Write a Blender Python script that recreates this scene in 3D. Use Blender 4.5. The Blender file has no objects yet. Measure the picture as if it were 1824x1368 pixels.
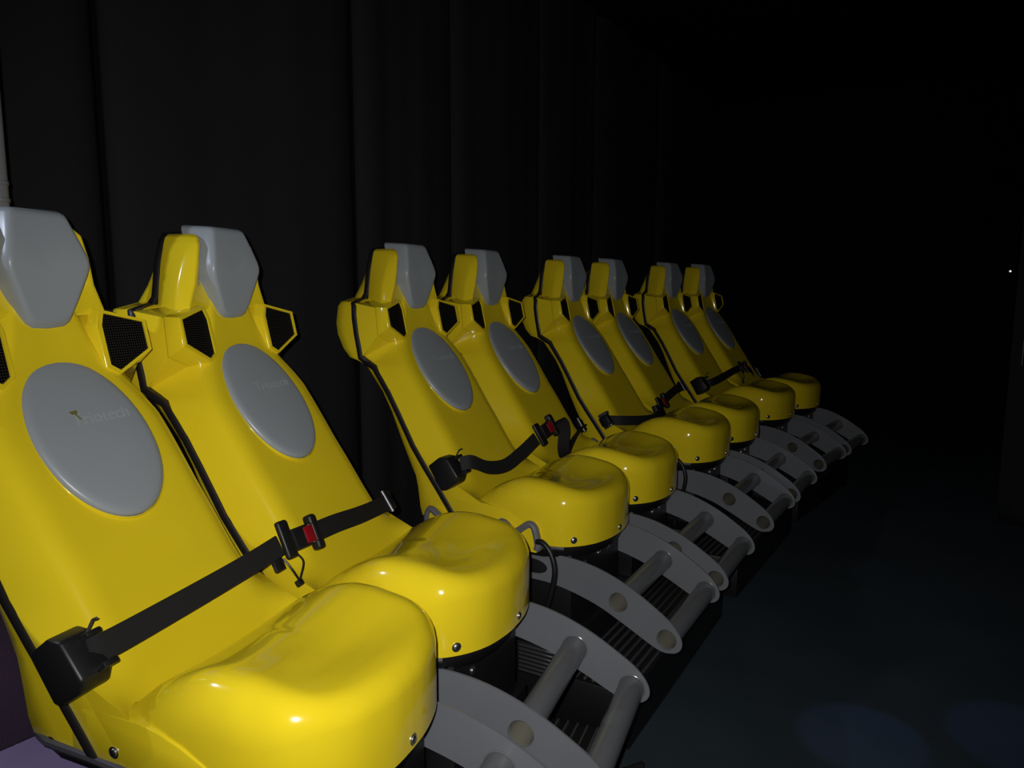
import bpy, bmesh, math, random
import numpy as np
from mathutils import Vector, Matrix

random.seed(4)
SC = bpy.context.scene
COL = SC.collection
PI = math.pi
R = math.radians

# ------------------------------------------------------------------ camera
cam_d = bpy.data.cameras.new('camera')
cam = bpy.data.objects.new('camera', cam_d)
COL.objects.link(cam)
cam_d.sensor_fit = 'HORIZONTAL'
cam_d.sensor_width = 36.0
cam_d.lens = 1317.03 / 1824 * 36
cam_d.clip_start = 0.02
CAM = Vector((1.812, -2.631, 1.274))
ya, pi_, ro = R(-30.486), R(-7.689), R(0.168)
fw = Vector((math.sin(ya) * math.cos(pi_), math.cos(ya) * math.cos(pi_), math.sin(pi_)))
rt = fw.cross(Vector((0, 0, 1))).normalized()
up = rt.cross(fw)
r2 = rt * math.cos(ro) + up * math.sin(ro)
u2 = -rt * math.sin(ro) + up * math.cos(ro)
m = Matrix((r2, u2, -fw)).transposed().to_4x4()
m.translation = CAM
cam.matrix_world = m
SC.camera = cam

# ------------------------------------------------------------------ world and lights
w = bpy.data.worlds.new('dark_room')
SC.world = w
w.use_nodes = True
bg = w.node_tree.nodes['Background']
bg.inputs[0].default_value = (0.55, 0.6, 0.8, 1)
bg.inputs[1].default_value = 0.006
SC.view_settings.view_transform = 'Standard'
SC.view_settings.look = 'None'
SC.view_settings.exposure = 0.0
SC.view_settings.gamma = 1.0
SC.view_settings.use_curve_mapping = False


def light(name, kind, loc, energy, color, size=0.1, target=None, spot=60, blend=0.2):
    d = bpy.data.lights.new(name, kind)
    d.energy = energy
    d.color = color
    if kind == 'AREA':
        d.size = size
    else:
        d.shadow_soft_size = size
    if kind == 'SPOT':
        d.spot_size = R(spot)
        d.spot_blend = blend
    o = bpy.data.objects.new(name, d)
    COL.objects.link(o)
    o.location = loc
    if target is not None:
        o.rotation_euler = (Vector(target) - Vector(loc)).to_track_quat('-Z', 'Y').to_euler()
    return o


# the phone's own flash, a few centimetres from the lens
light('phone_flash', 'SPOT', CAM + rt * -0.035 + up * 0.03 - fw * 0.01, 118.0, (1.0, 0.985, 0.95), 0.010,
      CAM + fw * 3.0 + rt * 0.15, 112, 1.0)
# a pale stage lamp high up behind the near end of the row, and a violet one low on the floor behind it
light('stage_lamp', 'SPOT', (-0.50, -2.78, 2.05), 32.0, (0.74, 0.82, 1.0), 0.02, (0.35, -1.55, 0.75), 62, 0.5)
light('violet_lamp', 'SPOT', (-0.45, -2.5, 1.1), 190.0, (1.0, 0.56, 0.95), 0.05, (-0.52, -1.62, -0.2), 40, 0.9)
# two blue spots added overhead to make the bluish floor patches at the right
light('blue_patch_spot', 'SPOT', (1.9, 1.0, 3.0), 45.0, (0.25, 0.42, 1.0), 0.02, (1.66, -0.10, -0.2), 7, 0.25)
light('blue_patch_spot', 'SPOT', (2.5, 1.2, 3.0), 34.0, (0.20, 0.38, 1.0), 0.02, (2.12, 0.16, -0.2), 8, 0.25)


# ------------------------------------------------------------------ materials
def mat(name, col, rough=0.5, metal=0.0, spec=0.5, coat=0.0):
    mt = bpy.data.materials.new(name)
    mt.use_nodes = True
    b = mt.node_tree.nodes['Principled BSDF']
    b.inputs['Base Color'].default_value = (*col, 1)
    b.inputs['Roughness'].default_value = rough
    b.inputs['Metallic'].default_value = metal
    b.inputs['Specular IOR Level'].default_value = spec
    if coat:
        b.inputs['Coat Weight'].default_value = coat
        b.inputs['Coat Roughness'].default_value = 0.04
    return mt


def noise_bump(mt, scale, strength, dist=0.002, detail=3.0):
    nt = mt.node_tree
    tc = nt.nodes.new('ShaderNodeTexCoord')
    n = nt.nodes.new('ShaderNodeTexNoise')
    n.inputs['Scale'].default_value = scale
    n.inputs['Detail'].default_value = detail
    b = nt.nodes.new('ShaderNodeBump')
    b.inputs['Strength'].default_value = strength
    b.inputs['Distance'].default_value = dist
    nt.links.new(tc.outputs['Object'], n.inputs['Vector'])
    nt.links.new(n.outputs['Fac'], b.inputs['Height'])
    nt.links.new(b.outputs['Normal'], nt.nodes['Principled BSDF'].inputs['Normal'])
    return n


def noise_color(mt, scale, c0, c1, lo=0.35, hi=0.65):
    nt = mt.node_tree
    tc = nt.nodes.new('ShaderNodeTexCoord')
    n = nt.nodes.new('ShaderNodeTexNoise')
    n.inputs['Scale'].default_value = scale
    n.inputs['Detail'].default_value = 4
    r = nt.nodes.new('ShaderNodeValToRGB')
    r.color_ramp.elements[0].position = lo
    r.color_ramp.elements[1].position = hi
    r.color_ramp.elements[0].color = (*c0, 1)
    r.color_ramp.elements[1].color = (*c1, 1)
    nt.links.new(tc.outputs['Object'], n.inputs['Vector'])
    nt.links.new(n.outputs['Fac'], r.inputs['Fac'])
    nt.links.new(r.outputs['Color'], nt.nodes['Principled BSDF'].inputs['Base Color'])


M_YEL = mat('yellow_gelcoat', (0.80, 0.61, 0.016), 0.14, spec=0.5, coat=0.5)
noise_color(M_YEL, 3.0, (0.78, 0.595, 0.015), (0.82, 0.625, 0.018))
M_GREY = mat('grey_pad_foam', (0.29, 0.318, 0.348), 0.33, spec=0.45)
noise_bump(M_GREY, 900, 0.05, 0.0005)
M_RUB = mat('black_rubber_seam', (0.012, 0.010, 0.011), 0.42)
M_BLK = mat('black_plastic', (0.008, 0.008, 0.009), 0.45)
M_RIB = mat('ribbed_rubber', (0.05, 0.05, 0.055), 0.3)
M_STEEL = mat('black_painted_steel', (0.007, 0.007, 0.008), 0.45)
noise_bump(M_STEEL, 250, 0.1, 0.0005)
M_WEB = mat('black_webbing', (0.014, 0.014, 0.015), 0.7, spec=0.25)
M_PLATE = mat('grey_painted_plate', (0.15, 0.157, 0.175), 0.40)
noise_color(M_PLATE, 6.0, (0.142, 0.149, 0.167), (0.158, 0.165, 0.184))
M_TUBE = mat('grey_pipe', (0.135, 0.14, 0.152), 0.22)
M_BORE = mat('tan_pipe_bore', (0.19, 0.18, 0.145), 0.6)
M_CHR = mat('chrome_bolt', (0.62, 0.62, 0.65), 0.3, metal=1.0)
M_RED = mat('red_button', (0.26, 0.004, 0.010), 0.4)
M_PIN = mat('dull_steel_pin', (0.25, 0.25, 0.27), 0.45, metal=0.9)
M_DRAPE = mat('black_drape', (0.022, 0.022, 0.026), 0.9, spec=0.1)
noise_bump(M_DRAPE, 140, 0.3, 0.002)
M_WALL = mat('black_wall_paint', (0.006, 0.006, 0.007), 0.9, spec=0.1)
noise_bump(M_WALL, 60, 0.2)
M_FLOOR = mat('dark_floor', (0.04, 0.052, 0.064), 0.75, spec=0.2)
noise_color(M_FLOOR, 2.0, (0.028, 0.042, 0.053), (0.040, 0.055, 0.068))
M_POLE = mat('light_grey_pole', (0.20, 0.20, 0.22), 0.25)
M_RIM = mat('dark_grey_rim', (0.05, 0.047, 0.055), 0.5)
M_LOGO = mat('pale_logo_ink', (0.34, 0.37, 0.40), 0.25)
M_TAN = mat('tan_logo_ink', (0.16, 0.14, 0.05), 0.5)
M_HAND = mat('grey_handle', (0.14, 0.14, 0.155), 0.4)
M_LED = mat('white_lamp', (1, 1, 1), 0.4)
M_LED.node_tree.nodes['Principled BSDF'].inputs['Emission Color'].default_value = (1, 0.95, 0.95, 1)
M_LED.node_tree.nodes['Principled BSDF'].inputs['Emission Strength'].default_value = 1.5

# perforated grille: black sheet with a regular grid of small holes that read paler
M_GRILL = mat('perforated_grille', (0.006, 0.005, 0.005), 0.6, spec=0.06)
nt = M_GRILL.node_tree
tc = nt.nodes.new('ShaderNodeTexCoord')
sx = nt.nodes.new('ShaderNodeSeparateXYZ')
cx_ = nt.nodes.new('ShaderNodeCombineXYZ')
vo = nt.nodes.new('ShaderNodeTexVoronoi')
vo.voronoi_dimensions = '2D'
vo.inputs['Scale'].default_value = 170
vo.inputs['Randomness'].default_value = 0.0
rp = nt.nodes.new('ShaderNodeValToRGB')
rp.color_ramp.elements[0].position = 0.20
rp.color_ramp.elements[1].position = 0.30
rp.color_ramp.elements[0].color = (0.035, 0.032, 0.03, 1)
rp.color_ramp.elements[1].color = (0.0025, 0.002, 0.002, 1)
nt.links.new(tc.outputs['Object'], sx.inputs[0])
nt.links.new(sx.outputs['Y'], cx_.inputs['X'])
nt.links.new(sx.outputs['Z'], cx_.inputs['Y'])
nt.links.new(cx_.outputs[0], vo.inputs['Vector'])
nt.links.new(vo.outputs['Distance'], rp.inputs['Fac'])
nt.links.new(rp.outputs['Color'], nt.nodes['Principled BSDF'].inputs['Base Color'])


# ------------------------------------------------------------------ mesh helpers
class MB:
    """collects vertices and faces and links them as one mesh object"""

    def __init__(self):
        self.v = []
        self.f = []

    def add(self, vs, fs):
        o = len(self.v)
        self.v += [tuple(p) for p in vs]
        self.f += [tuple(i + o for i in f) for f in fs]

    def box(self, a, b):
        x0, y0, z0 = a
        x1, y1, z1 = b
        self.add([(x0, y0, z0), (x1, y0, z0), (x1, y1, z0), (x0, y1, z0),
                  (x0, y0, z1), (x1, y0, z1), (x1, y1, z1), (x0, y1, z1)],
                 [(3, 2, 1, 0), (4, 5, 6, 7), (0, 1, 5, 4), (1, 2, 6, 5), (2, 3, 7, 6), (3, 0, 4, 7)])

    def rings(self, rs, cap0=True, cap1=True, closed=True):
        n = len(rs[0])
        vs = [p for r in rs for p in r]
        fs = []
        for i in range(len(rs) - 1):
            for j in range(n if closed else n - 1):
                k = (j + 1) % n
                fs.append((i * n + j, i * n + k, (i + 1) * n + k, (i + 1) * n + j))
        if cap0:
            fs.append(tuple(range(n - 1, -1, -1)))
        if cap1:
            fs.append(tuple((len(rs) - 1) * n + j for j in range(n)))
        self.add(vs, fs)

    def tube(self, pts, rad, n=10, caps=True):
        pts = [Vector(p) for p in pts]
        rs = []
        prev = None
        for i, p in enumerate(pts):
            a = pts[max(0, i - 1)]
            b = pts[min(len(pts) - 1, i + 1)]
            t = (b - a).normalized()
            if prev is None:
                h = Vector((0, 0, 1)) if abs(t.z) < 0.9 else Vector((1, 0, 0))
                e1 = t.cross(h).normalized()
            else:
                e1 = (prev - t * prev.dot(t)).normalized()
            prev = e1
            e2 = t.cross(e1)
            r = rad[i] if isinstance(rad, (list, tuple)) else rad
            rs.append([p + (e1 * math.cos(2 * PI * k / n) + e2 * math.sin(2 * PI * k / n)) * r for k in range(n)])
        self.rings(rs, caps, caps)

    def build(self, name, material, parent=None, bevel=0.0, seg=2, bang=30, sharp=40, smooth=True, recalc=True):
        me = bpy.data.meshes.new(name)
        me.from_pydata(self.v, [], self.f)
        bm = bmesh.new()
        bm.from_mesh(me)
        if recalc:
            bmesh.ops.recalc_face_normals(bm, faces=bm.faces[:])
        if bevel > 0:
            es = [e for e in bm.edges if len(e.link_faces) == 2 and e.calc_face_angle(0) > R(bang)]
            bmesh.ops.bevel(bm, geom=es, offset=bevel, offset_type='OFFSET', segments=seg, profile=0.5,
                            affect='EDGES', clamp_overlap=True)
        bm.to_mesh(me)
        bm.free()
        if smooth:
            for p in me.polygons:
                p.use_smooth = True
            me.set_sharp_from_angle(angle=R(sharp))
        me.materials.append(material)
        o = bpy.data.objects.new(name, me)
        COL.objects.link(o)
        if parent:
            o.parent = parent
        return o


def empty(name, loc=(0, 0, 0), rz=0.0):
    o = bpy.data.objects.new(name, None)
    o.empty_display_size = 0.1
    COL.objects.link(o)
    o.location = loc
    o.rotation_euler = (0, 0, rz)
    return o


def tag(o, label=None, cat=None, group=None, kind=None):
    if label:
        o['label'] = label
    if cat:
        o['category'] = cat
    if group:
        o['group'] = group
    if kind:
        o['kind'] = kind
    return o


def smooth_path(pts, n=8):
    """Catmull-Rom through the points"""
    P = [np.array(p, float) for p in pts]
    P = [2 * P[0] - P[1]] + P + [2 * P[-1] - P[-2]]
    out = []
    for i in range(1, len(P) - 2):
        for k in range(n):
            t = k / n
            out.append(0.5 * ((2 * P[i]) + (-P[i - 1] + P[i + 1]) * t +
                              (2 * P[i - 1] - 5 * P[i] + 4 * P[i + 1] - P[i + 2]) * t * t +
                              (-P[i - 1] + 3 * P[i] - 3 * P[i + 1] + P[i + 2]) * t ** 3))
    out.append(P[-2])
    return [tuple(p) for p in out]


def lerp_tab(tab):
    zs = np.array([t[0] for t in tab])
    vs = np.array([t[1] for t in tab])
    o = np.argsort(zs)
    zs, vs = zs[o], vs[o]
    # monotone cubic (Fritsch-Carlson)
    h = np.diff(zs)
    d = np.diff(vs) / h
    mm = np.zeros(len(zs))
    mm[0], mm[-1] = d[0], d[-1]
    for i in range(1, len(zs) - 1):
        if d[i - 1] * d[i] <= 0:
            mm[i] = 0
        else:
            w1, w2 = 2 * h[i] + h[i - 1], h[i] + 2 * h[i - 1]
            mm[i] = (w1 + w2) / (w1 / d[i - 1] + w2 / d[i])

    def f(z):
        z = min(max(z, zs[0]), zs[-1])
        i = min(int(np.searchsorted(zs, z, side='right')) - 1, len(zs) - 2)
        t = (z - zs[i]) / h[i]
        return float((2 * t ** 3 - 3 * t * t + 1) * vs[i] + (t ** 3 - 2 * t * t + t) * h[i] * mm[i] +
                     (-2 * t ** 3 + 3 * t * t) * vs[i + 1] + (t ** 3 - t * t) * h[i] * mm[i + 1])
    return f


# ------------------------------------------------------------------ the room
FLOOR_Z = -0.20
WX = -0.78


def struct(name, a, b, material):
    mb = MB()
    mb.box(a, b)
    return tag(mb.build(name, material, smooth=False), kind='structure')


struct('floor', (WX - 0.1, -4.6, FLOOR_Z - 0.1), (3.7, 6.6, FLOOR_Z), M_FLOOR)
struct('ceiling', (WX - 0.1, -4.6, 3.4), (3.7, 6.6, 3.5), M_WALL)
struct('wall_back', (WX - 0.1, -4.6, FLOOR_Z), (WX, 6.6, 3.4), M_WALL)
struct('wall_far', (WX, 6.5, FLOOR_Z), (3.7, 6.6, 3.4), M_WALL)
struct('wall_right', (3.6, -4.6, FLOOR_Z), (3.7, 6.5, 3.4), M_WALL)
struct('wall_near', (WX, -4.6, FLOOR_Z), (3.6, -4.5, 3.4), M_WALL)

# black drapes in front of the back wall, meeting at dark gaps
seams = [-2.45, -1.085, 0.172, 0.99, 2.04, 2.94, 4.4, 6.4]
names = ['black cloth drape hanging behind the nearest chair, at the left edge',
         'wide black cloth drape hanging behind the second chair from the left',
         'black cloth drape hanging behind the third chair from the left',
         'black cloth drape hanging behind the fourth chair from the left',
         'black cloth drape hanging behind the fifth chair from the left',
         'black cloth drape hanging behind the sixth chair from the left, almost lost in the dark',
         'black cloth drape farthest from the camera, behind the last two chairs']
for i in range(len(seams) - 1):
    y0, y1 = seams[i] + 0.012, seams[i + 1] - 0.012
    n = 40
    front, back = [], []
    for k in range(n + 1):
        t = k / n
        y = y0 + (y1 - y0) * t
        edge = min(t, 1 - t)
        d = 0.008 * math.sin(t * 3 * PI + i) + 0.0025 * math.sin(t * 9 * PI + 2 * i) - 0.05 * math.exp(-edge * 26)
        front.append((WX + 0.10 + d, y))
        back.append((WX + 0.085 + d, y))
    loop = front + back[::-1]
    mb = MB()
    mb.rings([[(x, y, z) for x, y in loop] for z in (FLOOR_Z + 0.004, 1.2, 2.4, 3.36)])
    tag(mb.build('drape', M_DRAPE, sharp=60), names[i], 'curtain', 'black drapes along the back wall')

# ------------------------------------------------------------------ seat tables (seat frame: x forward, y across, z up)
XS = lerp_tab([(1.23, -.112), (1.19, -.112), (1.147, -.11), (1.085, -.10), (1.034, -.09), (.999, -.082), (.972, -.040),
               (.945, -.006), (.874, .044), (.804, .087), (.685, .156), (.611, .211), (.534, .272), (.462, .326), (.40, .37)])
XF = lerp_tab([(1.43, -.095), (1.305, -.047), (1.19, -.012), (1.106, .010), (1.05, .040), (1.0, .073), (.88, .155),
               (.80, .208), (.75, .244), (.685, .288), (.60, .345), (.535, .390), (.47, .43), (.40, .455)])
WT = lerp_tab([(1.23, .10), (1.15, .13), (1.10, .165), (1.05, .205), (1.0, .238), (.965, .250), (.7, .250), (.40, .250)])


EXT = lerp_tab([(1.3, 0), (.68, 0), (.64, .012), (.60, .045), (.56, .095), (.52, .15), (.48, .185), (.40, .20)])


def half_section(z):
    xs, xf, W = XS(z), XF(z), WT(z)
    k = W / 0.25
    S = np.array([xs + .010, W])
    S2 = np.array([xs + .012 + EXT(z), W])
    Cn = np.array([xf + .002, .190 * k])
    if z < .60:
        Cn[1] = .190 + .03 * min(1, (.60 - z) / .1)
    Fc = np.array([xf, .145 * k])
    d = Cn - S2
    A = S2 + d * max(.35, 1 - .034 / max(.04, np.linalg.norm(d)))
    pts = [S, S * .5 + S2 * .5, S2, S2 * .96 + A * .04, S2 * .5 + A * .5]
    for t in np.linspace(0, 1, 8):
        pts.append((1 - t) ** 2 * A + 2 * t * (1 - t) * Cn + t * t * Fc)
    pts.append(np.array([xf - .002, .07 * k]))
    pts.append(np.array([xf - .003, 0.0]))
    return pts


def torso():
    rings = []
    for z in list(np.linspace(.405, .93, 64)) + list(np.linspace(.945, 1.23, 26)):
        h = half_section(z)
        full = [(p[0], -p[1], z) for p in h] + [(p[0], p[1], z) for p in h[-2::-1]]
        xs, W = XS(z), WT(z)
        full += [(xs - .004, W - .004, z), (xs - .004, -W + .004, z)]
        rings.append(full)
    return rings


def head_rings(grow=0.0):
    Z = [1.200, 1.215, 1.27, 1.33, 1.38, 1.400, 1.410]
    ys = [.141, .140, .133, .123, .110, .103, .092]     # at the seam
    y1 = [.162, .160, .149, .130, .107, .094, .080]     # outer ridge
    y2 = [.154, .150, .128, .118, .107, .094, .076]     # inner ridge
    x1 = [-.060, -.060, -.060, -.058, -.058, -.066, -.086]
    x2 = [-.018, -.018, -.018, -.017, -.021, -.036, -.064]
    rings = []
    for i, z in enumerate(Z):
        xf = XF(z)
        half = [(-.143, ys[i]), (x1[i], y1[i]), (x2[i], y2[i]), (x2[i] - .004, y2[i] - .016),
                (min(xf, x2[i] - .006), min(.092, y2[i] - .02)), (xf, .05), (xf, 0)]
        if i == len(Z) - 1:
            half = [(a, b * .98) for a, b in half]
        rings.append([(a, -b, z) for a, b in half] + [(a, b, z) for a, b in half[-2::-1]])
    return rings


def pod_rings(s):
    front = [(-.004, .121, 1.214), (.017, .228, 1.187), (.033, .229, 1.113), (.031, .138, 1.062), (.026, .108, 1.082), (.003, .108, 1.178)]
    mid = [(-.030, .118, 1.215), (-.022, .236, 1.189), (-.012, .238, 1.083), (.000, .140, 1.040), (.000, .100, 1.060), (-.02, .100, 1.178)]
    m0 = [(x - .004, y - .004 if k in (1, 2) else y, z - .003 if k in (0, 1) else z) for k, (x, y, z) in enumerate(mid)]
    back = [(-.108, .110, 1.214), (-.108, .252, 1.202), (-.082, .252, 1.000), (-.075, .150, .990), (-.075, .095, 1.02), (-.105, .095, 1.178)]
    return [[(x, s * y, z) for x, y, z in r] for r in (back, m0, mid, front)]


def strip_path(s):
    """path of the black rubber seam on one side, (x, y, z)"""
    p = [(-.149, .090, 1.409), (-.150, .103, 1.392), (-.150, .115, 1.360), (-.150, .1255, 1.326), (-.150, .134, 1.269), (-.151, .140, 1.236), (-.155, .152, 1.218),
         (-.135, .205, 1.210), (-.118, .247, 1.204), (-.112, .254, 1.190), (-.112, .254, 1.147), (-.103, .254, 1.085), (-.092, .254, 1.034),
         (-.086, .254, .999), (-.062, .253, .984), (-.022, .252, .964), (.044, .252, .874), (.087, .252, .804),
         (.156, .252, .685), (.211, .252, .611), (.272, .252, .534), (.326, .252, .462), (.362, .252, .412)]
    return [(x, s * y, z) for x, y, z in p]


def rear_shell_mb():
    mb = MB()
    # rows: z, seam x, seam y, rear x, rear y
    rows = [(1.403, -.148, .092, -.172, .050), (1.38, -.152, .108, -.188, .060), (1.326, -.154, .122, -.196, .086),
            (1.269, -.155, .131, -.203, .117), (1.222, -.157, .139, -.210, .146),
            (1.206, -.122, .246, -.198, .236), (1.188, -.117, .250, -.204, .246), (1.125, -.114, .250, -.213, .248),
            (1.083, -.107, .250, -.207, .248), (1.030, -.096, .250, -.180, .248), (.997, -.088, .250, -.148, .248),
            (.985, -.060, .250, -.105, .248), (.966, -.026, .249, -.072, .240), (.874, .038, .249, .000, .236), (.804, .080, .249, .040, .236),
            (.685, .150, .249, .094, .236), (.611, .205, .249, .132, .238), (.575, .236, .249, .156, .243),
            (.534, .266, .249, .168, .246), (.462, .320, .249, .177, .246), (.430, .350, .249, .184, .243)]
    rings = []
    for z, xs, ys, xr, yr in rows:
        half = [(xs, ys), (xs * .5 + xr * .5, ys * .5 + yr * .5 + .001), (xr + .006, yr), (xr, yr - .006), (xr - .012, yr * .6), (xr - .016, 0)]
        rings.append([(x, -y, z) for x, y in half] + [(x, y, z) for x, y in half[-2::-1]])
    mb.rings(rings, True, True)
    return mb


# pan outline, one half from the hip to the front centre
OUT = [(.30, 0), (.30, .10), (.302, .17), (.315, .208), (.345, .225), (.40, .235), (.452, .243), (.49, .248), (.55, .253), (.62, .256), (.68, .2555), (.73, .249), (.768, .236), (.800, .210), (.826, .178),
       (.846, .140), (.859, .095), (.867, .048), (.869, 0)]
ZR = lerp_tab([(.30, .480), (.36, .488), (.40, .510), (.46, .556), (.52, .591), (.58, .613), (.62, .619), (.66, .618), (.70, .613), (.74, .606), (.78, .597), (.82, .587), (.88, .575)])
DEP = lerp_tab([(.33, .006), (.42, .008), (.50, .010), (.58, .017), (.66, .025), (.72, .026), (.77, .016), (.82, .003), (.88, .0)])


def pan_mb():
    mb = MB()
    half = smooth_path([(x, y, 0) for x, y in OUT], 5)
    half = [(p[0], p[1]) for p in half]
    half[-1] = (half[-1][0], 0.0)
    outl = [(x, -y) for x, y in half] + [(x, y) for x, y in half[-2:0:-1]]
    n = len(outl)

    def ztop(x, y):
        a = min(abs(y) / .185, 1.0)
        return ZR(x) - DEP(x) * (1 - a * a) ** 1.2

    rings = []
    for z in (.412, .43, .445):
        rings.append([(x, y, z + .012 * max(0, (.62 - x)) / .25) for x, y in outl])
    for d in [0.0, .002, .006, .012, .020, .030, .042, .056, .068, .078, .090, .102, .115, .13, .145, .16, .18, .20, .22, .24, .262]:
        ring = []
        for x, y in outl:
            fr = min(1, max(0, (x - .70) / .13))
            fr = fr * fr * (3 - 2 * fr)
            rr = min(1, max(0, (x - .36) / .10))
            rr = rr * rr * (3 - 2 * rr)
            wd, hh = .060 - .024 * fr, (.088 - .046 * fr) * (.02 + .98 * rr)
            cx, cy = min(max(x, .42), .60) , 0.0
            L = math.hypot(x - cx, y - cy)
            t = min(d * (L / .262), L * .999) / L
            px, py = x + (cx - x) * t, y + (cy - y) * t
            dd = min(d, wd)
            drop = hh * (1 - math.sqrt(max(0, 1 - (1 - dd / wd) ** 2)))
            pz = ztop(px, py) - drop
            ring.append((px, py, max(pz, .450)))
        rings.append(ring)
    # open ring at the hip is closed by the caps
    mb.rings(rings, True, True)
    return mb


def plate_outline():
    P = [(.50, .335), (.62, .358), (.75, .373), (.873, .359), (.991, .317), (1.105, .250), (1.150, .212), (1.170, .176), (1.166, .148),
         (1.140, .131), (1.090, .134), (.975, .190), (.875, .234), (.751, .265), (.643, .272), (.50, .265)]
    pts = smooth_path([(x, z, 0) for x, z in P], 5)
    return [(p[0], p[1]) for p in pts]


HOLES = [(.957, .257), (1.121, .172)]
HR = .0325


def plate_mesh(name, y0, thick, with_oval):
    bm = bmesh.new()
    loops = [plate_outline()]
    for hx, hz in HOLES:
        loops.append([(hx + HR * math.cos(2 * PI * k / 24), hz + HR * math.sin(2 * PI * k / 24)) for k in range(24)])
    if with_oval:
        loops.append([(.642 + .056 * math.cos(2 * PI * k / 24), .318 + .026 * math.sin(2 * PI * k / 24)) for k in range(24)])
    edges = []
    for lp in loops:
        vs = [bm.verts.new((x, y0, z)) for x, z in lp]
        for i in range(len(vs)):
            edges.append(bm.edges.new((vs[i], vs[(i + 1) % len(vs)])))
    bmesh.ops.triangle_fill(bm, use_beauty=True, use_dissolve=False, edges=edges, normal=(0, 1, 0))
    r = bmesh.ops.extrude_face_region(bm, geom=bm.faces[:])
    vs = [g for g in r['geom'] if isinstance(g, bmesh.types.BMVert)]
    bmesh.ops.translate(bm, verts=vs, vec=(0, thick, 0))
    bmesh.ops.recalc_face_normals(bm, faces=bm.faces[:])
    me = bpy.data.meshes.new(name)
    bm.to_mesh(me)
    bm.free()
    for p in me.polygons:
        p.use_smooth = True
    me.set_sharp_from_angle(angle=R(40))
    me.materials.append(M_PLATE)
    return me


def bolt_mb(c, nrm, r=.008, hgt=.005):
    mb = MB()
    nv = Vector(nrm).normalized()
    e1 = nv.cross(Vector((0, 0, 1))).normalized()
    e2 = nv.cross(e1)
    c = Vector(c)
    rings = []
    for rr, hh in ((r * 1.5, -.002), (r * 1.5, .0012), (r * 1.05, .0014), (r, hgt * .7), (r * .7, hgt), (r * .3, hgt * 1.05)):
        rings.append([c + nv * hh + (e1 * math.cos(2 * PI * k / 14) + e2 * math.sin(2 * PI * k / 14)) * rr for k in range(14)])
    mb.rings(rings)
    return mb


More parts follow.
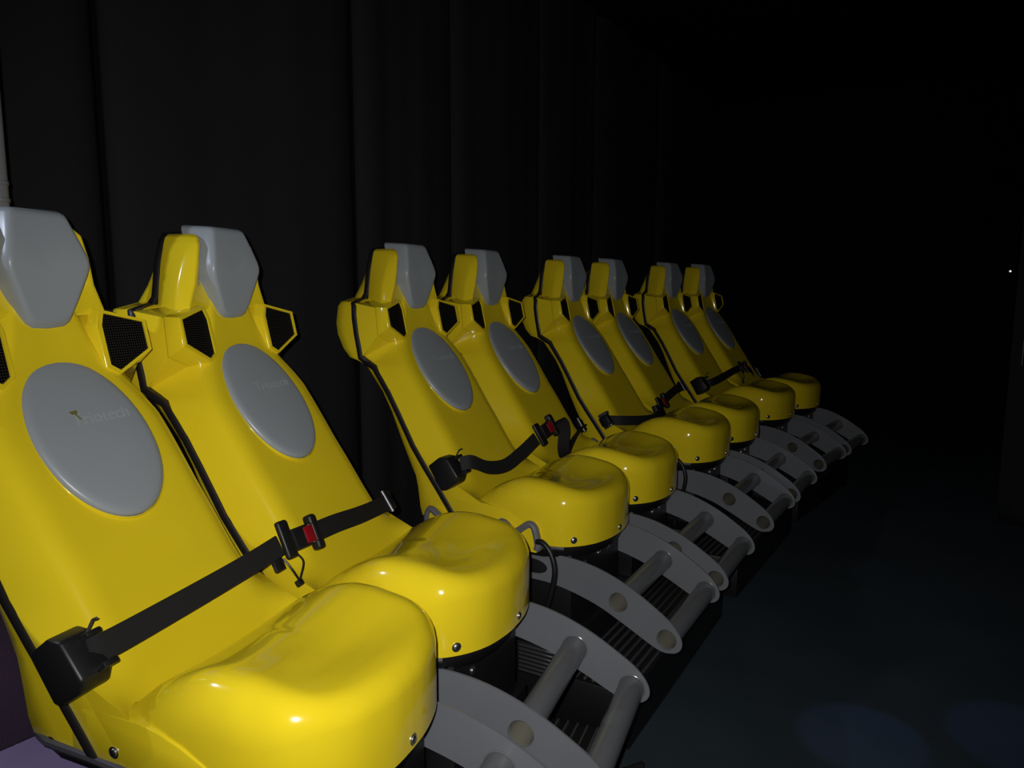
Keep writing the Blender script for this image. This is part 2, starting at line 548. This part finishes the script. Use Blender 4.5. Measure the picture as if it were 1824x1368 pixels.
def make_seat():
    root = empty('ride_chair')
    # front shell with the two wings beside the head
    mb = MB()
    mb.rings(torso())
    shell = mb.build('front_shell', M_YEL, root, sharp=50)
    mb = MB()
    mb.rings(head_rings())
    mb.build('head_wing', M_YEL, root, bevel=.008, seg=3, bang=22, sharp=50)
    rear_shell_mb().build('rear_shell', M_YEL, root, sharp=50)
    # seam
    mb = MB()
    near = strip_path(-1)
    P = [np.array(p) for p in near[::-1]]
    nk = len(P)
    P += [np.array((-.148, y, 1.4135)) for y in (-.06, -.02, .02, .06)]
    P += [np.array(p) for p in strip_path(1)]
    rings = []
    for i, p in enumerate(P):
        a, b = P[max(0, i - 1)], P[min(len(P) - 1, i + 1)]
        t = (b - a)
        t /= np.linalg.norm(t)
        sg = -1 if i < len(P) / 2 else 1
        j = nk - 1 - i if i < nk else i - nk - 4      # index along the side, from the top
        if nk <= i < nk + 4:
            out = np.array([0, 0, 1.0])
        elif j == 0:
            out = np.array([0, sg * .6, .8])
        elif 6 <= j <= 8:
            out = np.array([0, sg * .35, 1.0])
        else:
            out = np.array([0, sg, 0.0])
        out = out - t * out.dot(t)
        out /= np.linalg.norm(out)
        wv = np.cross(t, out)
        hw = .011
        rings.append([tuple(p + wv * hw - out * .012), tuple(p + wv * hw + out * .001), tuple(p + wv * hw * .6 + out * .004),
                      tuple(p - wv * hw * .6 + out * .004), tuple(p - wv * hw + out * .001), tuple(p - wv * hw - out * .012)])
    mb.rings(rings)
    mb.build('seam_strip', M_RUB, root, sharp=45)
    # speaker pods
    for s in (-1, 1):
        mb = MB()
        mb.rings(pod_rings(s))
        pod = mb.build('speaker_pod', M_YEL, root, bevel=.0030, seg=2, bang=18, sharp=50)
        f = [Vector(p) for p in pod_rings(s)[3]]
        c = sum(f, Vector()) / 6
        nrm = (f[1] - f[0]).cross(f[3] - f[0]).normalized()
        if nrm.x < 0:
            nrm = -nrm
        # recessed look: raised rim ring around a black sheet
        opening = []
        for i in range(6):
            d0 = (f[i] - f[i - 1]).normalized()
            d1 = (f[(i + 1) % 6] - f[i]).normalized()
            bis = (d1 - d0).normalized()
            sn = max(.35, abs(d0.cross(bis).length))
            opening.append(f[i] + bis * (.0088 / sn))
        mb = MB()
        outer_lo = [p + nrm * -.002 for p in [q + (c - q).normalized() * .0015 for q in f]]
        outer_hi = [q + (c - q).normalized() * .0025 + nrm * .006 for q in f]
        in_hi = [p + nrm * .006 for p in opening]
        in_lo = [p + nrm * -.001 for p in opening]
        mb.rings([outer_lo, outer_hi, in_hi, in_lo], False, False)
        mb.build('rim', M_YEL, pod, sharp=35)
        mb = MB()
        mb.rings([[p + nrm * .0003 for p in opening], [p + nrm * .0012 for p in opening]])
        mb.build('speaker_grille', M_GRILL, pod, smooth=False)
    # headrest
    fr = [(-.014, 0, 1.4285), (-.014, .050, 1.4285), (-.012, .0615, 1.425), (-.009, .066, 1.417), (.003, .0795, 1.374), (.013, .0905, 1.338), (.016, .0945, 1.322),
          (.016, .0945, 1.308), (.013, .090, 1.290), (.006, .0665, 1.232), (.003, .0545, 1.204), (.000, .047, 1.190), (-.002, .034, 1.181), (-.003, 0, 1.178)]
    bk = [(-.118, 0, 1.436), (-.118, .052, 1.436), (-.116, .0645, 1.432), (-.113, .069, 1.424), (-.095, .082, 1.376), (-.080, .0925, 1.338), (-.074, .0965, 1.322),
          (-.070, .0965, 1.306), (-.063, .092, 1.286), (-.045, .0705, 1.230), (-.036, .0585, 1.201), (-.030, .050, 1.185), (-.026, .036, 1.175), (-.025, 0, 1.172)]

    FX = lerp_tab([(1.17, -.004), (1.19, .000), (1.232, .006), (1.29, .013), (1.315, .0155), (1.34, .0125), (1.374, .003), (1.4285, -.014)])

    def loop(h, k=1.0, dx=0.0):
        cz = 1.30
        hh = [(x + dx, y * k, cz + (z - cz) * k) for x, y, z in h]
        if h is fr:
            hh = [(FX(z) + dx, y, z) for x, y, z in hh]
        return hh + [(x, -y, z) for x, y, z in hh[-2:0:-1]]
    mb = MB()
    mids = []
    for t in (0.0, .3, .6, .85):
        mids.append([tuple(np.array(a) * t + np.array(b) * (1 - t)) for a, b in zip(fr, bk)])
    rings = [loop(bk)] + [loop(m_) for m_ in mids[1:]]
    for k, dx in ((.985, -.004), (.955, .0), (.91, .0022), (.86, .0024), (.6, .0018), (.3, .0012), (.06, .0010)):
        rings.append(loop(fr, k, dx))
    mb.rings(rings)
    mb.build('headrest', M_GREY, root, sharp=75)
    # oval lumbar pad, following the slope of the back
    ang = R(35.83)
    uu = Vector((math.sin(ang), 0, -math.cos(ang)))
    nn = Vector((math.cos(ang), 0, math.sin(ang)))
    oc = Vector((.1045, 0, .948))
    aa, bb = .196, .135

    def oval(k, lift):
        return [oc + uu * (aa + k) * math.cos(2 * PI * i / 64) + Vector((0, 1, 0)) * (bb + k) * math.sin(2 * PI * i / 64) + nn * lift for i in range(64)]
    mb = MB()
    mb.rings([oval(0, -.03), oval(0, .003), oval(-.002, .0075), oval(-.006, .0105), oval(-.013, .0125), oval(-.022, .0135), oval(-.08, .0145)])
    pad = mb.build('back_pad', M_GREY, root, sharp=60)
    mb = MB()
    mb.rings([oval(.0045, -.03), oval(.0045, .0005), oval(.0035, .0022), oval(.0022, .0022), oval(.0012, .0), oval(.0012, -.03)], True, True)
    mb.build('pad_rim', M_YEL, pad, sharp=60)
    # faint lettering on the pad
    cu = bpy.data.curves.new('logo', 'FONT')
    cu.body = 'Triotech'
    cu.size = .040
    cu.extrude = .0004
    cu.shear = .15
    cu.align_x = 'CENTER'
    to = bpy.data.objects.new('logo_tmp', cu)
    COL.objects.link(to)
    bpy.context.view_layer.update()
    me = bpy.data.meshes.new_from_object(to.evaluated_get(bpy.context.evaluated_depsgraph_get()))
    bpy.data.objects.remove(to)
    basis = Matrix((Vector((0, 1, 0)), -uu, nn)).transposed().to_4x4()
    basis.translation = oc + nn * .0144 + uu * -.026 + Vector((0, .028, 0))
    me.transform(basis)
    me.materials.clear()
    me.materials.append(M_LOGO)
    lo = bpy.data.objects.new('logo', me)
    COL.objects.link(lo)
    lo.parent = pad
    # seat pan
    pan = pan_mb().build('seat_pan', M_YEL, root, sharp=55)
    for c, nr in (((.7945, -.216, .434), (.75, -.66, 0)), ((.869, .0, .431), (1, 0, 0)), ((.7945, .216, .434), (.75, .66, 0))):
        bolt_mb(c, nr, .0078).build('bolt', M_CHR, pan)
    for s in (-1, 1):
        bolt_mb((.407, s * .2515, .448), (0, s, 0), .0078).build('bolt', M_CHR, shell)
    # small ledge where the pan flank meets the flat side
    for s in (-1, 1):
        mb = MB()
        side = [(.30, .425), (.66, .425), (.66, .452), (.62, .478), (.57, .500), (.52, .513), (.47, .518), (.30, .518)]
        yo = [.2490, .2575, .2575, .2595, .2590, .2560, .2515, .2490]
        mb.rings([[(x, s * .20, z) for x, z in side], [(x, s * yy, z) for (x, z), yy in zip(side, yo)]])
        mb.build('flank_ledge', M_YEL, root, bevel=.0025, bang=40, sharp=50)
    # rubber rim and tray below the yellow moulding
    half = [(.186, .150), (.187, .205), (.200, .236), (.235, .246), (.35, .247), (.50, .247), (.62, .250), (.70, .245), (.765, .225), (.80, .198), (.83, .15), (.85, .08), (.857, 0)]
    full = [(x, -y) for x, y in half] + [(x, y) for x, y in half[-2::-1]]
    mb = MB()

    def rz(x):
        return .412 + .02 * max(0, min(1, (.60 - x) / .3))
    ctr = (.5, 0)

    def sc(k, dz):
        return [(ctr[0] + (x - ctr[0]) * k, y * k, rz(x) + dz) for x, y in full]
    mb.rings([sc(.90, -.055), sc(.955, -.045), sc(.985, -.022), sc(1.0, -.012), sc(1.0, .002), sc(.97, .006)])
    mb.build('under_tray', M_BLK, root, sharp=50)
    for part in (full[:9], full[-9:]):
        mb = MB()
        mb.tube([(x, y * 1.012, rz(x) - .008) for x, y in part], .0085, 8)
        mb.build('base_rim', M_RIM, root)
    # pedestal
    mb = MB()
    mb.box((.40, -.207, .101), (.782, .207, .375))
    ped = mb.build('pedestal', M_STEEL, root, bevel=.004)
    for y, z in ((.10, .315), (.02, .315), (.0, .345), (-.10, .315), (.165, .345)):
        bolt_mb((.7825, y, z), (1, 0, 0), .0085).build('bolt', M_CHR, ped)
    # footrest
    fr_root = empty('footrest')
    fr_root.parent = root
    for y0, th in ((-.220, .006), (.214, .006)):
        me = plate_mesh('side_plate', y0, th, y0 < 0)
        o = bpy.data.objects.new('side_plate', me)
        COL.objects.link(o)
        o.parent = fr_root
    for hx, hz in HOLES:
        mb = MB()

        def circ(r, y):
            return [(hx + r * math.cos(2 * PI * k / 28), y, hz + r * math.sin(2 * PI * k / 28)) for k in range(28)]
        mb.rings([circ(HR - .0015, -.2145), circ(HR + .0025, -.2145), circ(HR + .0025, .214), circ(HR - .001, .214)], False, False)
        tb = mb.build('foot_tube', M_TUBE, fr_root, sharp=50)
        mb = MB()
        mb.rings([circ(HR - .0015, -.2145), circ(HR - .0015, .20)], False, True)
        mb.build('tube_bore', M_BORE, fr_root, sharp=50)
        mb = MB()
        ring = []
        for k in range(29):
            a = 2 * PI * k / 28
            ring.append((hx + (HR + .004) * math.cos(a), .2125, hz + (HR + .004) * math.sin(a)))
        mb.tube(ring, .0022, 6)
        mb.build('weld_bead', M_TUBE, fr_root)
    return root


def copy_tree(o, parent=None):
    c = o.copy()
    COL.objects.link(c)
    if parent:
        c.parent = parent
    for ch in list(o.children):
        copy_tree(ch, c)
    return c


def add_handle(seat):
    """grey edged grab handle with its air hose on the near side of the first seat of a pair"""
    h = empty('grab_handle')
    h.parent = seat
    y = -.282
    top = [(.243, .410), (.246, .455), (.258, .474), (.275, .470), (.325, .438), (.40, .425), (.50, .432), (.548, .470), (.562, .478), (.578, .470),
           (.606, .449), (.655, .482), (.672, .487), (.686, .472), (.697, .425), (.693, .405)]
    mb = MB()
    loop = top + [(.693, .395), (.243, .395)]
    mb.rings([[(x, y - .008, z) for x, z in loop], [(x, y + .030, z) for x, z in loop]])
    mb.build('handle_panel', M_YEL, h, sharp=40)
    mb = MB()
    mb.tube(smooth_path([(x, y - .004, z) for x, z in top], 4), .0125, 8)
    mb.build('handle_edge', M_HAND, h)
    pts = smooth_path([(.696, y - .012, .436), (.722, y - .014, .436), (.752, y - .016, .405), (.768, y - .018, .350), (.757, y - .018, .28), (.738, y - .018, .21), (.725, y - .016, .15), (.718, y - .014, .108)], 16)
    mb = MB()
    rad = [.0088 + (.0012 if k % 2 else 0) for k in range(len(pts))]
    mb.tube(pts, rad, 10)
    mb.build('hose', M_BLK, h, sharp=80)


SP = .56
MODS = [(.1022, -1.4838, .16135), (0, 0, 0), (.0326, 1.3946, -.04412), (.1437, 2.8448, -.14695)]


def in_mod(mi, p):
    mx, my, a = MODS[mi]
    c, s = math.cos(a), math.sin(a)
    return (mx + c * p[0] - s * p[1], my + s * p[0] + c * p[1], p[2])


seat_labels = [
    'yellow ride chair nearest the camera, cut off by the left frame edge',
    'yellow ride chair second from the left, red belt buckle lying across its lap',
    'yellow ride chair third from the left, grey hose handle beside its pan',
    'yellow ride chair fourth from the left, end of the sagging folded belt on it',
    'yellow ride chair fifth from the left, level belt running from its near side',
    'yellow ride chair sixth from the left, belt buckle leaning on its hip',
    'yellow ride chair seventh from the left, second from the far end',
    'yellow ride chair at the far end of the row, smallest and darkest of all']
proto = make_seat()
seats = []
src = None
for i in range(8):
    mi = i // 2
    x, y, z = in_mod(mi, (0, (-.5 if i % 2 == 0 else .5) * SP, 0))
    o = proto if i == 0 else copy_tree(proto)
    o.location = (x, y, 0)
    o.rotation_euler = (0, 0, MODS[mi][2])
    tag(o, seat_labels[i], 'chair', 'yellow ride chairs in a row')
    seats.append(o)
for i in (2, 4, 6):
    add_handle(seats[i])
# a worn tan mark over the first letter on the nearest pad
pad0 = [c for c in seats[0].children if c.name.startswith('back_pad')][0]
nn = Vector((math.cos(R(35.83)), 0, math.sin(R(35.83))))
uu = Vector((math.sin(R(35.83)), 0, -math.cos(R(35.83))))
c0 = Vector((.1045, -.029, .948)) + nn * .0152 - uu * .055
mb = MB()
mb.add([c0 + Vector((0, a, 0)) + uu * b + nn * h for h in (0, .0006) for a, b in
        ((-.009, -.004), (.009, -.006), (.008, .002), (.004, .004), (.010, .017), (.007, .018), (0, .004), (-.006, .003))],
       [(7, 6, 5, 4, 3, 2, 1, 0), (8, 9, 10, 11, 12, 13, 14, 15)] + [(k, (k + 1) % 8, 8 + (k + 1) % 8, 8 + k) for k in range(8)])
mb.build('logo_mark', M_TAN, pad0, smooth=False)

# ------------------------------------------------------------------ motion platforms
plat_labels = ['black motion platform under the two nearest chairs',
               'black motion platform under the third and fourth chairs',
               'black motion platform under the fifth and sixth chairs',
               'black motion platform under the two farthest chairs']


def make_platform():
    root = empty('motion_platform')
    mb = MB()
    mb.box((.02, -.56, FLOOR_Z), (1.03, .56, -.012))
    mb.build('deck', M_STEEL, root, bevel=.006)
    for k in range(8):
        x = .80 + k * .03
        mb = MB()
        mb.box((x, -.55, -.012), (x + .010, .55, -.003))
        mb.build('tread_rib', M_RIB, root, bevel=.002, seg=1)
    mb = MB()
    mb.box((.30, -.615, -.012), (.80, .53, .10))
    hs = mb.build('motor_housing', M_STEEL, root, bevel=.006)
    for k in range(7):
        z = -.002 + k * .0145
        mb = MB()
        mb.box((.655, -.6205, z), (.788, -.613, z + .008))
        mb.build('vent_slat', M_RIB, hs, bevel=.002, seg=1)
    return root


pp = make_platform()
for mi in range(4):
    o = pp if mi == 0 else copy_tree(pp)
    x, y, z = in_mod(mi, (0, 0, 0))
    o.location = (x, y, 0)
    o.rotation_euler = (0, 0, MODS[mi][2])
    tag(o, plat_labels[mi], 'platform', 'black motion platforms under the seat pairs')


# ------------------------------------------------------------------ lap belts, one shared by each pair
def ribbon(pts, hw, wdir, th=.0018):
    mb = MB()
    P = [np.array(p) for p in pts]
    rings = []
    for i, p in enumerate(P):
        a, b = P[max(0, i - 1)], P[min(len(P) - 1, i + 1)]
        t = (b - a) / np.linalg.norm(b - a)
        wv = np.array(wdir[i] if isinstance(wdir[0], (list, tuple, np.ndarray)) else wdir, float)
        wv = wv - t * wv.dot(t)
        wv /= np.linalg.norm(wv)
        nv = np.cross(t, wv)
        rings.append([tuple(p + wv * hw + nv * th), tuple(p - wv * hw + nv * th), tuple(p - wv * hw - nv * th), tuple(p + wv * hw - nv * th)])
    mb.rings(rings)
    return mb


def obox(mb, c, ax, ay, az, sx, sy, sz):
    c = Vector(c)
    ax, ay, az = Vector(ax), Vector(ay), Vector(az)
    vs = []
    for dz in (-1, 1):
        for dx, dy in ((-1, -1), (1, -1), (1, 1), (-1, 1)):
            vs.append(c + ax * (dx * sx / 2) + ay * (dy * sy / 2) + az * (dz * sz / 2))
    mb.add(vs, [(3, 2, 1, 0), (4, 5, 6, 7), (0, 1, 5, 4), (1, 2, 6, 5), (2, 3, 7, 6), (3, 0, 4, 7)])


def frame(t, wv):
    t = Vector(t).normalized()
    wv = Vector(wv)
    wv = (wv - t * wv.dot(t)).normalized()
    n = t.cross(wv)
    if n.x < 0:
        n = -n
    return t, wv, n


WD = (-.42, 0, .91)


def make_belt(mi, label, retr, pathA, tongue, buckle, bdir, pathB, anchor, wA=None, wB=None, metal_retr=False, hw=.0245):
    mx, my, a = MODS[mi]
    root = empty('lap_belt', (mx, my, 0), a)
    tag(root, label, 'seat belt', 'lap belts across the seat pairs')
    ribbon(smooth_path(pathA, 8), hw, wA or WD).build('webbing', M_WEB, root, sharp=60)
    ribbon(smooth_path(pathB, 8), hw, wB or WD).build('webbing', M_WEB, root, sharp=60)
    # retractor on the near flank
    d0 = (Vector(pathA[1]) - Vector(pathA[0])).normalized()
    mb = MB()
    ax, az = Vector((.55, 0, -.83)).normalized(), Vector((.83, 0, .55)).normalized()
    if metal_retr:
        obox(mb, retr, ax, (0, 1, 0), az, .050, .035, .055)
        rr = mb.build('retractor', M_BLK, root, bevel=.006)
        for k in (-1, 1):
            mb = MB()
            c = Vector(retr) + ax * (.033 * k) + az * .006
            obox(mb, c, ax, (0, 1, 0), az, .016, .04, .050)
            mb.build('metal_cheek', M_CHR if k == 1 else M_RIM, rr, bevel=.004)
    else:
        c = Vector(retr)
        prof = [(-.050, -.042), (.050, -.042), (.058, -.02), (.058, .030), (.040, .052), (-.036, .046), (-.054, .020)]
        mb.rings([[c + ax * p + az * q + Vector((0, yy, 0)) for p, q in prof] for yy in (-.036, .026)])
        rr = mb.build('retractor', M_BLK, root, bevel=.006, seg=2)
        for sa, dims in ((.034, (.012, .03, .030)), (-.026, (.010, .03, .022))):
            mb = MB()
            obox(mb, c + az * .058 + ax * sa + Vector((0, .012, 0)), ax, (0, 1, 0), az, *dims)
            mb.build('belt_guide', M_BLK, rr, bevel=.003)
        mb = MB()
        mb.tube([c + az * .050 - ax * .03 + Vector((0, .01, 0)), c + az * .074 - ax * .045 + Vector((0, .015, 0)), c + az * .09 - ax * .043 + Vector((0, .012, 0))], .0022, 6)
        mb.build('wire', M_RIM, rr)
    # tongue
    t, wv, n = frame(bdir, WD)
    mb = MB()
    c = Vector(tongue)
    obox(mb, c, t, wv, n, .034, .094, .016)
    mb.build('tongue', M_BLK, root, bevel=.006, seg=3)
    # buckle
    c = Vector(buckle)
    mb = MB()
    obox(mb, c, t, wv, n, .078, .054, .020)
    bk = mb.build('buckle', M_BLK, root, bevel=.004)
    mb = MB()
    obox(mb, c + t * .016 + n * .0105, t, wv, n, .034, .042, .006)
    mb.build('release_button', M_RED, bk, bevel=.002)
    mb = MB()
    obox(mb, c + t * .046, t, wv, n, .026, .092, .028)
    mb.build('buckle_collar', M_BLK, bk, bevel=.008, seg=3)
    for k in (-1, 1):
        mb = MB()
        obox(mb, c + t * .028 + wv * (.0225 * k) + n * .010, t, wv, n, .018, .003, .010)
        mb.build('metal_edge', M_CHR, bk, bevel=.001, seg=1)
    # anchor on the far flank
    c = Vector(anchor)
    mb = MB()
    obox(mb, c, ax, (0, 1, 0), az, .062, .030, .030)
    an = mb.build('anchor', M_BLK, root, bevel=.006)
    mb = MB()
    mb.tube([c + ax * -.036 + az * .012 + Vector((0, -.016, 0)), c + ax * .036 + az * .012 + Vector((0, -.016, 0))], .0065, 10)
    mb.build('anchor_pin', M_PIN, an)
    return root


def add_wire(belt, a, low, b):
    a, low, b = Vector(a), Vector(low), Vector(b)
    mb = MB()
    mb.tube(smooth_path([a, a * .45 + low * .55 + Vector((.006, -.006, .004)), low], 8), .0026, 6)
    wv = mb.build('sensor_wire', M_RUB, belt)
    mb = MB()
    mb.tube(smooth_path([b, b * .6 + low * .4 + Vector((.004, .016, .0)), low + Vector((0, .004, .004))], 8), .0026, 6)
    mb.build('sensor_wire', M_RUB, belt)
    mb = MB()
    obox(mb, low + Vector((0, 0, -.006)), (0, 1, 0), (.8, 0, .6), (-.6, 0, .8), .018, .014, .016)
    mb.build('wire_plug', M_BLK, wv, bevel=.003)


b0 = make_belt(0, 'black lap belt pulled straight across the two nearest chairs, red buckle between them',
               (.345, -.549, .615), [(.385, -.548, .640), (.390, -.50, .640), (.385, -.33, .643), (.380, -.15, .649), (.376, -.03, .657)],
               (.378, -.008, .664), (.380, .052, .652), (0, 1, -.06), [(.380, .105, .648), (.374, .20, .640), (.362, .33, .622), (.345, .45, .607), (.338, .525, .602)],
               (.330, .540, .600))
add_wire(b0, (.385, -.03, .625), (.41, -.005, .565), (.392, .012, .625))
mb = MB()
obox(mb, (.378, -.040, .612), (0, 1, 0), WD, (.91, 0, .42), .030, .032, .012)
mb.build('latch_plate', M_BLK, b0, bevel=.003)
b1 = make_belt(1, 'black lap belt hanging slack and folded over the third and fourth chairs',
               (.325, -.549, .618), [(.375, -.545, .650), (.405, -.515, .655), (.425, -.44, .622), (.43, -.33, .607), (.43, -.21, .630), (.435, -.10, .668)],
               (.44, -.080, .680), (.445, -.030, .694), (0, 1, .22),
               [(.45, .03, .712), (.455, .075, .712), (.455, .105, .670), (.44, .13, .58), (.43, .17, .545), (.40, .26, .555), (.365, .40, .585), (.345, .52, .605)],
               (.330, .535, .605), wB=(.75, .25, .5), hw=.0245)
b2 = make_belt(2, 'black lap belt running level from the fifth chair to the sixth, low over the pans',
               (.325, -.552, .582), [(.340, -.535, .583), (.405, -.50, .583), (.455, -.38, .572), (.47, -.25, .565), (.45, -.12, .575), (.42, -.04, .590)],
               (.405, -.02, .598), (.395, .035, .604), (0, 1, .12), [(.385, .10, .612), (.37, .22, .625), (.35, .40, .640), (.335, .525, .640)],
               (.325, .535, .640), metal_retr=True)
mb = MB()
obox(mb, (.40, -.02, .565), (0, 1, 0), WD, (.91, 0, .42), .10, .07, .03)
mb.build('latch_plate', M_BLK, b2, bevel=.006)
b3 = make_belt(3, 'black lap belt rising across the two farthest chairs, in deep shade',
               (.345, -.549, .606), [(.385, -.545, .618), (.42, -.50, .632), (.40, -.30, .645), (.375, -.08, .660), (.355, .10, .668)],
               (.350, .130, .668), (.348, .185, .668), (0, 1, -.08), [(.35, .25, .655), (.352, .32, .630), (.35, .40, .585), (.345, .46, .565), (.338, .525, .585)],
               (.330, .535, .590))
add_wire(b3, (.375, .03, .635), (.40, .06, .575), (.375, .10, .635))

# ------------------------------------------------------------------ smaller things
# pale jointed tube hanging from the ceiling behind the nearest headrest
px, py, _ = in_mod(0, (-.30, -.28 + .118, 0))
root = empty('hanging_tube', (px, py, 1.39))
tag(root, 'pale grey jointed tube hanging behind the nearest headrest, at the left frame edge', 'tube')
mb = MB()
mb.tube([(0, 0, 0), (0, 0, .01), (0, 0, 2.01)], [.014, .021, .021], 18)
mb.build('shaft', M_POLE, root, sharp=40)
for z in (.055, .08, .12):
    mb = MB()
    mb.tube([(0, 0, z - .006), (0, 0, z - .004), (0, 0, z + .004), (0, 0, z + .006)], [.0212, .0232, .0232, .0212], 18)
    mb.build('collar', M_POLE, root, sharp=40)

# black cabinet at the right edge
root = empty('cabinet', (2.15, 2.785, FLOOR_Z), R(-22))
tag(root, 'tall black cabinet barely visible in the dark at the right edge', 'cabinet')
mb = MB()
mb.box((0, 0, .12), (.7, .6, 2.1))
mb.build('body', M_DRAPE, root, bevel=.01)
mb = MB()
mb.box((.01, .01, 0), (.69, .59, .12))
mb.build('plinth', M_STEEL, root, bevel=.004)
mb = MB()
mb.box((.03, -.014, .16), (.67, 0.002, 2.06))
d = mb.build('door', M_DRAPE, root, bevel=.004)
mb = MB()
mb.tube([(.08, -.02, 1.0), (.08, -.045, 1.0), (.08, -.045, 1.15), (.08, -.02, 1.15)], .008, 8)
mb.build('handle', M_STEEL, d)

# tiny white lamp on the far wall
root = empty('indicator_lamp', (2.316, 6.5, 1.419))
tag(root, 'tiny white light on the dark far wall at the right', 'lamp')
mb = MB()
mb.tube([(0, 0, 0), (0, -.02, 0), (0, -.024, 0)], [.03, .03, .022], 16)
mb.build('housing', M_BLK, root, sharp=40)
mb = MB()
mb.tube([(0, -.023, 0), (0, -.032, 0), (0, -.036, 0)], [.009, .008, .004], 16)
mb.build('lens', M_LED, root, sharp=40)

# cable with a metal sheath on the floor in the gap between the first two platforms
pts = smooth_path([(.35, -.76, FLOOR_Z + .012), (.60, -.80, FLOOR_Z + .012), (.85, -.72, FLOOR_Z + .012), (1.03, -.70, FLOOR_Z + .012), (1.10, -.62, FLOOR_Z + .012)], 16)
mb = MB()
mb.tube(pts, [.010 + (.002 if k % 2 else 0) for k in range(len(pts))], 10)
tag(mb.build('cable', mat('grey_metal_sheath', (.08, .08, .085), .3, metal=.8), sharp=80),
    'dark ribbed cable lying on the floor between the first and second platforms', 'cable')
